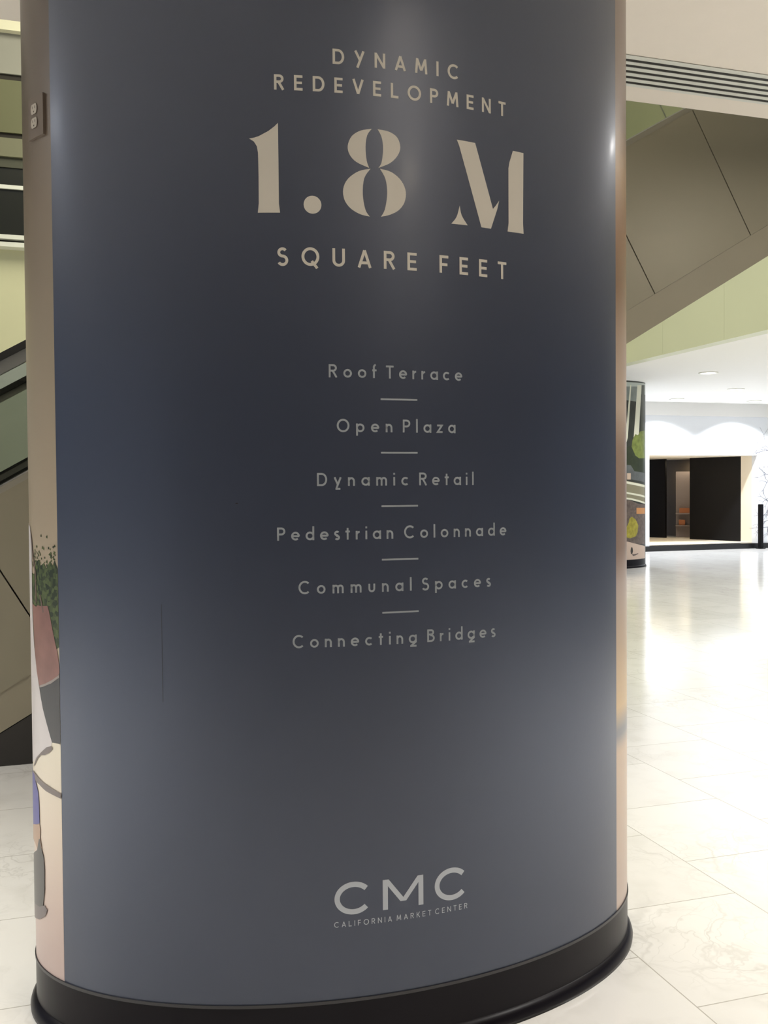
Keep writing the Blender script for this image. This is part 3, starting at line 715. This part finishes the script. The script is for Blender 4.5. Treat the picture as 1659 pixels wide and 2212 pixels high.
# a crease and a chip in the vinyl
wrapped('vinyl_crease', [[(-0.6340, 1.205), (-0.6336, 0.95), (-0.6324, 0.95), (-0.6328, 1.205)]], 0.0004, M_TRIM, colm, step=0)
wrapped('vinyl_chip', [[(-0.4375, 1.4640), (-0.4340, 1.4655), (-0.4295, 1.4645), (-0.4300, 1.4632), (-0.4340, 1.4628)]], 0.0004, M_DARKLINE, colm, step=0)

# printed picture on the left wrap
DEC1M = {
 'pale_floor': ('printed_floor', ramp_z('printed_pale_floor', [(0.15, (0.52, 0.40, 0.37)), (0.35, (0.62, 0.49, 0.43)), (0.55, (0.74, 0.63, 0.52)), (0.8, (0.80, 0.74, 0.60))])),
 'hedge': ('printed_hedge', None),
 'dark_wall': ('printed_dark_wall', mat('printed_charcoal', (0.055, 0.055, 0.058), 0.35)),
 'white_robe': ('printed_white_robe', mat('printed_white', (0.66, 0.62, 0.62), 0.35, noise=0.06, nscale=9)),
 'bag': ('printed_bag', mat('printed_rose_brown', (0.27, 0.135, 0.115), 0.35, noise=0.45, nscale=14)),
 'straps': ('printed_strap', mat('printed_brown', (0.16, 0.11, 0.09), 0.35)),
 'strap_b': ('printed_strap', None),
 'bag_rim': ('printed_bag_rim', mat('printed_grey', (0.32, 0.28, 0.26), 0.35)),
 'mauve_leaf': ('printed_shadow', mat('printed_mauve_grey', (0.20, 0.165, 0.155), 0.35)),
 'mauve_band': ('printed_shadow', None),
 'blue_leg': ('printed_trouser', mat('printed_blue', (0.09, 0.09, 0.32), 0.35)),
 'shoe': ('printed_shoe', mat('printed_beige', (0.45, 0.30, 0.21), 0.35)),
 'grey_leg': ('printed_shape', mat('printed_slate', (0.075, 0.072, 0.07), 0.35)),
 'grey_shadow': ('printed_shape', mat('printed_shade', (0.17, 0.14, 0.14), 0.35)),
}
M_HEDGE = bpy.data.materials.new('printed_hedge_leaves')
M_HEDGE.use_nodes = True
_nt = M_HEDGE.node_tree
_tc = _nt.nodes.new('ShaderNodeTexCoord'); _vo = _nt.nodes.new('ShaderNodeTexVoronoi'); _vo.inputs['Scale'].default_value = 95
_rp = _nt.nodes.new('ShaderNodeValToRGB')
_rp.color_ramp.elements[0].color = (0.012, 0.025, 0.006, 1); _rp.color_ramp.elements[0].position = 0.2
_rp.color_ramp.elements[1].color = (0.085, 0.115, 0.035, 1); _rp.color_ramp.elements[1].position = 0.75
_sp = _nt.nodes.new('ShaderNodeSeparateColor')
_nt.links.new(_tc.outputs['Object'], _vo.inputs['Vector']); _nt.links.new(_vo.outputs['Color'], _sp.inputs[0])
_nt.links.new(_sp.outputs[0], _rp.inputs[0]); _nt.links.new(_rp.outputs[0], _nt.nodes['Principled BSDF'].inputs['Base Color'])
_nt.nodes['Principled BSDF'].inputs['Roughness'].default_value = 0.35
DEC1M['hedge'] = ('printed_hedge', M_HEDGE)
DEC1M['strap_b'] = ('printed_strap', DEC1M['straps'][1])
DEC1M['mauve_band'] = ('printed_shadow', DEC1M['mauve_leaf'][1])
for i, (k, P) in enumerate(DEC1.items()):
    nm, m = DEC1M[k]
    P = [(min(s, S0 - 0.0005), max(z, KICK + 0.0075)) for s, z in P]
    wrapped(nm, [P], 0.0002 + 0.0002 * i, m, wl, step=0.01)
# loose leaves of the printed hedge
random.seed(5)
lv = []
for _ in range(70):
    s = random.uniform(-1.11, S0 - 0.008); z = 1.285 + abs(random.gauss(0, 0.035)); a = random.uniform(0, PI); r = random.uniform(0.003, 0.006)
    lv.append([(s + r * math.cos(a + q) * (1 if t % 2 else .6), z + r * math.sin(a + q) * (1 if t % 2 else .6)) for t, q in enumerate((0, PI / 3, 2 * PI / 3, PI, 4 * PI / 3, 5 * PI / 3))])
wrapped('printed_leaves', lv, 0.0005, M_HEDGE, wl, step=0)


def outlet(root):
    """Duplex socket on the left side of the column: a curved cover plate with two receptacles."""
    pl = shell('outlet_plate', -1.062, -0.984, 2.456, 2.566, 0.007, -0.001, M_PLATE, root, step=0.006, smooth=False)
    pl['label'] = 'tan electrical outlet plate'
    for zc in (2.5315, 2.4945):
        P = []
        for k in range(24):
            a = 2 * PI * k / 24
            P.append((-1.0255 + 0.0158 * math.copysign(abs(math.cos(a)) ** 0.7, math.cos(a)), zc + max(-0.0135, min(0.0135, 0.0165 * math.sin(a)))))
        r = wrapped('receptacle', [P], 0.0095, M_RECEPT, pl, step=0.006)
        r['label'] = 'ivory receptacle'
        sl = [[(-1.0325, zc + 0.001), (-1.0305, zc + 0.001), (-1.0305, zc + 0.008), (-1.0325, zc + 0.008)],
              [(-1.0205, zc + 0.001), (-1.0185, zc + 0.001), (-1.0185, zc + 0.008), (-1.0205, zc + 0.008)],
              [(-1.0275, zc - 0.009), (-1.0235, zc - 0.009), (-1.0235, zc - 0.005), (-1.0275, zc - 0.005)]]
        wrapped('receptacle_slots', sl, 0.0098, M_DARKLINE, pl, step=0)


outlet(colm)

# ------------------------------------------------------------------ the far column
col2 = empty('display_column', (8.9994, 15.5903, 0))
tag(col2, 'distant oval column wrapped in a printed street picture, by the black alcove', 'column', kind='thing')
w2 = shell('picture_wrap', -2 * HALF, 2 * HALF, KICK + 0.004, 3.42, 0.0, -0.02, mat('printed_dark_street', (0.05, 0.055, 0.045), 0.4), col2)
w2['label'] = 'printed street picture'
column_base(col2)
PR = lambda n, c, **k: mat(n, c, 0.4, **k)
D2M = {
 'pale_sky': ('printed_sky', PR('printed_sky', (0.50, 0.55, 0.50))), 'dark_windows': ('printed_windows', PR('printed_windows', (0.035, 0.04, 0.03), noise=0.6, nscale=6)),
 'grey_upper': ('printed_windows', PR('printed_grey_glass', (0.22, 0.25, 0.23), noise=0.3, nscale=8)), 'thin_mullion': ('printed_mullion', PR('printed_cream', (0.72, 0.72, 0.58))),
 'white_pier': ('printed_pier', MATS['printed_cream']), 'dark_edge': ('printed_windows', PR('printed_edge', (0.06, 0.065, 0.045))),
 'light_tree': ('printed_tree', PR('printed_leaf_green', (0.17, 0.21, 0.05), noise=0.6, nscale=14)), 'dark_tree': ('printed_tree', PR('printed_dark_green', (0.03, 0.04, 0.02), noise=0.5, nscale=10)),
 'blue_ground': ('printed_ground', PR('printed_blue_grey', (0.11, 0.12, 0.12), noise=0.4, nscale=9)), 'kiosk': ('printed_kiosk', PR('printed_kiosk', (0.55, 0.42, 0.32))),
 'ramp': ('printed_ramp', PR('printed_ramp', (0.25, 0.23, 0.15))), 'ramp_line_a': ('printed_ramp_line', MATS['printed_cream']), 'ramp_line_b': ('printed_ramp_line', MATS['printed_cream']),
 'ramp_line_c': ('printed_ramp_line', MATS['printed_cream']), 'crowd': ('printed_crowd', PR('printed_crowd', (0.13, 0.10, 0.085), noise=0.8, nscale=18)),
 'orange_box': ('printed_box', PR('printed_orange', (0.55, 0.26, 0.10))), 'yellow_tree': ('printed_tree', PR('printed_yellow_green', (0.33, 0.29, 0.04), noise=0.7, nscale=16)),
 'pavement': ('printed_pavement', PR('printed_pavement', (0.58, 0.45, 0.37))), 'figure': ('printed_figure', PR('printed_figure', (0.04, 0.035, 0.03))),
 'figure_shadow': ('printed_figure_shadow', PR('printed_figure_shadow', (0.12, 0.09, 0.08))),
}
for i, (k, P) in enumerate(DEC2.items()):
    nm, m = D2M[k]
    P = [(s, min(max(z, KICK + 0.0075), 3.41)) for s, z in P]
    wrapped(nm, [P], 0.0006 + 0.0006 * i, m, w2, step=0.03)

# ------------------------------------------------------------------ escalator behind the near column
TH = math.atan(0.581)
CT, ST = math.cos(TH), math.sin(TH)


def ab(a, b):
    """Along the incline a, across it b -> (x, z)."""
    return a * CT - b * ST, a * ST + b * CT


def zl(x, b):
    """Height at x of the inclined line at offset b."""
    return b / CT + x * math.tan(TH)


esc = empty('escalator', (-1.0, 5.48, 0))
tag(esc, 'escalator with glass sides rising to the right behind the blue column', 'escalator')
EO = Vector((-1.0, 5.48, 0))


def rel(bm):
    for v in bm.verts:
        v.co -= EO


def incline(name, b0, b1, y0, y1, m, a0=-1.6, a1=8.9, parent=esc):
    bm = bmesh.new()
    prism_xz(bm, [ab(a0, b0), ab(a1, b0), ab(a1, b1), ab(a0, b1)], y0, y1)
    rel(bm)
    return link(name, bm, m, parent)


BT, BF, BB = 1.523, 0.597, 0.410
XE = 6.9
bm = bmesh.new()
JA = [0.1196 + 0.8765 * k for k in range(-2, 10)]
# cladding panels between joints
x_of = lambda b, z: (z - b / CT) / math.tan(TH)
cuts = [-2.6] + [None] * 0
prev = None
seg = [-1.35] + JA + [8.6]
seg = sorted(seg)
for a, b in zip(seg, seg[1:]):
    g = 0.004
    pts = [ab(a + g, BF), ab(b - g, BF), ab(b - g, BT), ab(a + g, BT)]
    if min(p[1] for p in pts) < 0.0:
        pts = [(p[0], max(p[1], 0.0)) for p in pts]
    prism_xz(bm, pts, 5.48, 5.52)
rel(bm)
c = link('side_cladding', bm, M_CLAD, esc)
c['label'] = 'bronze side cladding with slanted joints'
bm = bmesh.new()
for a, b in zip(seg, seg[1:]):
    pts = [ab(a + 0.02, BF + 0.02), ab(b, BF + 0.02), ab(b, BT - 0.01), ab(a + 0.02, BT - 0.01)]
    prism_xz(bm, [(p[0], max(p[1], 0.0)) for p in pts], 5.525, 5.56)
rel(bm)
link('truss', bm, M_DARKLINE, esc)
bm = bmesh.new()
prism_xz(bm, [(x_of(BF, 0.0), 0.0), ab(8.6, BF - 0.003), ab(8.6, BB), (x_of(BB, 0.0), 0.0)], 5.487, 5.53)
rel(bm)
c = link('lower_cladding_strip', bm, mat('bronze_strip', (0.29, 0.26, 0.19), 0.45, noise=0.05, nscale=1.5), esc)
bm = bmesh.new()
prism_xz(bm, [(x_of(BB, 0.03), 0.03), ab(8.6, BB + 0.01), ab(8.6, BB + 0.06), (x_of(BB + 0.06, 0.03), 0.03)], 5.535, 6.80)
rel(bm)
link('soffit', bm, M_CLAD, esc)
bm = bmesh.new()
prism_xz(bm, [(x_of(BF, 0.0), 0.0), (x_of(BB, 0.0), 0.0), ab(8.6, BB), ab(8.6, BT), ab(-1.3, BT)], 6.82, 6.86)
rel(bm)
link('side_cladding', bm, M_CLAD, esc)
incline('deck_trim', BT, 1.556, 5.483, 5.56, mat('deck_metal', (0.30, 0.28, 0.23), 0.4, metal=0.4))
incline('deck_edge', 1.556, 1.563, 5.478, 5.50, M_STEEL)
incline('skirt_gasket', 1.632, 1.647, 6.755, 6.79, M_RAIL, a1=2.6)
incline('skirt_gasket', 1.685, 1.700, 6.755, 6.79, M_RAIL, a1=2.6)
incline('skirt_panel', 1.565, 1.632, 6.76, 6.79, M_RAILGUIDE, a1=2.6)
incline('skirt_panel', 1.648, 1.684, 6.76, 6.79, M_RAILGUIDE, a1=2.6)
for y in (5.51, 6.80):
    bm = bmesh.new()
    for k in range(-1, 8):
        a = -0.003 + 1.30 * k
        prism_xz(bm, [ab(a + 0.004, 1.55), ab(a + 1.296, 1.55), ab(a + 1.296, 2.10), ab(a + 0.004, 2.10)], y, y + 0.012)
    rel(bm)
    g = link('glass_panels', bm, M_GLASS, esc)
    g['label'] = 'grey tinted glass balustrade'
for y in (5.465, 6.755):
    r = incline('handrail', 2.138, 2.172, y, y + 0.085, M_RAIL)
    incline('handrail_guide', 2.076 if y < 6 else 2.10, 2.137, y + 0.025, y + 0.065, M_RAILGUIDE)
# rounded newel ends at the foot of the balustrades
for y in (5.465, 6.755):
    bm = bmesh.new()
    ar = arc(-1.6, 1.852, 0.302, 0.302, 90, 275, 20)
    for q in ribbon(ar, 0.034):
        prism_xz(bm, [ab(*p_) for p_ in q], y, y + 0.085)
    rel(bm)
    link('handrail_newel', bm, M_RAIL, esc)
    bm = bmesh.new()
    prism_xz(bm, [ab(*p_) for p_ in [(-1.3, 2.10), (-1.6, 2.10)] + arc(-1.6, 1.852, 0.27, 0.25, 100, 260, 14) + [(-1.6, 1.56), (-1.3, 1.56)]], y + 0.045, y + 0.057)
    rel(bm)
    link('glass_panels', bm, M_GLASS, esc)
incline('deck_trim', BT, 1.565, 6.77, 6.86, M_STEEL)
# steps between the balustrades
bm = bmesh.new()
n = 30
for k in range(n):
    x = -2.2 + 0.344 * k * 0.86
    z = max(0.0, zl(x, BT) - 0.28)
    prism_xz(bm, [(x, max(0.02, z - 0.30)), (x + 0.30, max(0.03, z - 0.12)), (x + 0.30, max(0.04, z)), (x, max(0.04, z))], 5.58, 6.75)
rel(bm)
link('step_band', bm, M_STEP, esc)
# base closing the space under the lower end, its shadow put into the charcoal
bm = bmesh.new()
prism_xz(bm, [(-3.2, 0.0), (0.6, 0.0), (0.6, 0.274), (x_of(BB, 0.274), 0.274), (x_of(BB, 0.0), 0.0)] if False else [(x_of(BB, 0.0) + 0.01, 0.0), (0.9, 0.0), (0.9, 0.274), (x_of(BB, 0.274) + 0.01, 0.274)], 5.49, 6.80)
rel(bm)
link('shaded_base', bm, M_SHADED_BASE, esc)

# ------------------------------------------------------------------ linear air diffuser in the near ceiling
dif = empty('linear_diffuser', (5.0, 4.62, 3.8))
tag(dif, 'long white slot air diffuser with five dark slots in the near ceiling', 'vent')
x0, x1 = 0.6 - 5.0, 11.0 - 5.0
bk = boxes('backing', [(x0, x1, 4.470 - 4.62, 4.785 - 4.62, -0.003, -0.001)], M_RAIL, dif)
cen = [4.510, 4.5685, 4.631, 4.694, 4.7565]
edges = [4.457] + [e for c_ in cen for e in (c_ - 0.0145, c_ + 0.0145)] + [4.80]
for a, b in zip(edges[::2], edges[1::2]):
    boxes('blade', [(x0, x1, a - 4.62, b - 4.62, -0.0055, -0.003)], mat('diffuser_white', (0.62, 0.63, 0.58), 0.45) if 'diffuser_white' not in MATS else MATS['diffuser_white'], dif)

# ------------------------------------------------------------------ downlights in the ceilings
def downlight(x, y, z, label, r=0.11):
    t = empty('downlight', (x, y, z))
    tag(t, label, 'ceiling light', 'recessed downlights')
    bm = bmesh.new(); n = 28
    ro, ri = r * 1.25, r
    A_ = [bm.verts.new((ro * math.cos(2 * PI * i / n), ro * math.sin(2 * PI * i / n), -0.001)) for i in range(n)]
    B_ = [bm.verts.new((ro * math.cos(2 * PI * i / n), ro * math.sin(2 * PI * i / n), -0.012)) for i in range(n)]
    C_ = [bm.verts.new((ri * math.cos(2 * PI * i / n), ri * math.sin(2 * PI * i / n), -0.014)) for i in range(n)]
    D_ = [bm.verts.new((ri * math.cos(2 * PI * i / n), ri * math.sin(2 * PI * i / n), -0.001)) for i in range(n)]
    for i in range(n):
        j = (i + 1) % n
        for P, Q in ((A_, B_), (B_, C_), (C_, D_)):
            bm.faces.new((P[i], P[j], Q[j], Q[i]))
    bmesh.ops.recalc_face_normals(bm, faces=bm.faces[:])
    link('trim_ring', bm, M_WHITEMET, t, smooth=False)
    bm = bmesh.new(); disc(bm, 0, 0, -0.006, -0.002, ri * 0.98)
    link('lens', bm, M_LAMPGLOW, t)
    return t


for (x, y, lab) in [(10.035, 13.714, 'round white downlight nearest the camera in the low white ceiling'), (12.265, 15.876, 'round white downlight second from the camera in the low white ceiling'),
                    (12.38, 18.04, 'round white downlight above the black alcove, close to the far wall'), (14.43, 18.04, 'round white downlight at the right edge, close to the far wall')]:
    downlight(x, y, 3.42, lab, 0.13)

# ------------------------------------------------------------------ things by the far wall
p = empty('bollard', (15.08, 18.62, 0))
tag(p, 'slim black post standing by the cream jamb of the far alcove', 'post')
boxes('post', [(-0.045, 0.045, -0.045, 0.045, 0.02, 1.05)], M_BLACK, p, bevel=0.006)
boxes('foot_plate', [(-0.08, 0.08, -0.08, 0.08, 0.0, 0.02)], M_BLACK, p, bevel=0.004)
_p = DR + DD * 0.66
SX, SY = _p.x + 0.47, _p.y + 0.46
st = empty('display_stand', (SX, SY, OZ0))
st.rotation_euler = (0, 0, -0.62)
tag(st, 'tall mauve display stand glimpsed through the gap between black doors', 'display stand')
boxes('panel', [(-0.20, 0.20, 0.06, 0.10, 0, 1.75)], M_PINKPANEL, st)
boxes('shelf', [(-0.20, 0.20, -0.20, 0.06, 0.30, 0.33)], M_PINKPANEL, st)
boxes('shelf', [(-0.20, 0.20, -0.20, 0.06, 0.62, 0.65)], M_PINKPANEL, st)
for dx, z, w_, h_, lab in ((0.02, 0.65, 0.26, 0.13, 'orange box on the upper shelf of the mauve stand in the alcove'), (-0.04, 0.33, 0.16, 0.14, 'smaller orange box on the lower shelf of the mauve stand')):
    bm = bmesh.new()
    box(bm, -w_ / 2, w_ / 2, -0.06, 0.06, 0, h_)
    bmesh.ops.bevel(bm, geom=bm.edges[:], offset=0.01, segments=2, affect='EDGES')
    o = link('orange_box', bm, M_ORANGE, None)
    o.location = Vector((SX, SY, OZ0)) + Matrix.Rotation(-0.62, 3, 'Z') @ Vector((dx, -0.09, z + 0.001))
    o.rotation_euler = (0, 0, -0.62)
    tag(o, lab, 'box', 'boxes on the mauve stand')
# bare-branch print on the white wall at the right edge
random.seed(11)
bm = bmesh.new()
def twig(x, z, a, l, w_, d_):
    x2, z2 = x + l * math.cos(a), z + l * math.sin(a)
    n_ = (-math.sin(a) * w_ / 2, math.cos(a) * w_ / 2)
    vs = [bm.verts.new(q) for q in ((x + n_[0], 0, z + n_[1]), (x - n_[0], 0, z - n_[1]), (x2 - n_[0] * .6, 0, z2 - n_[1] * .6), (x2 + n_[0] * .6, 0, z2 + n_[1] * .6))]
    bm.faces.new(vs)
    if d_ > 0:
        for q in range(2):
            twig(x2, z2, a + random.uniform(-0.9, 0.9), l * random.uniform(.55, .8), w_ * .65, d_ - 1)
for k in range(7):
    twig(16.1, 0.5 + 0.33 * k, PI + random.uniform(-0.35, 0.35), 0.45, 0.022, 3)
o = link('wall_print', bm, mat('blue_black_ink', (0.06, 0.06, 0.10), 0.6), None)
o.location = (0, WY - 0.004, 0)
tag(o, 'dark bare branch pattern printed on the white far wall beyond the black post', 'wall print')
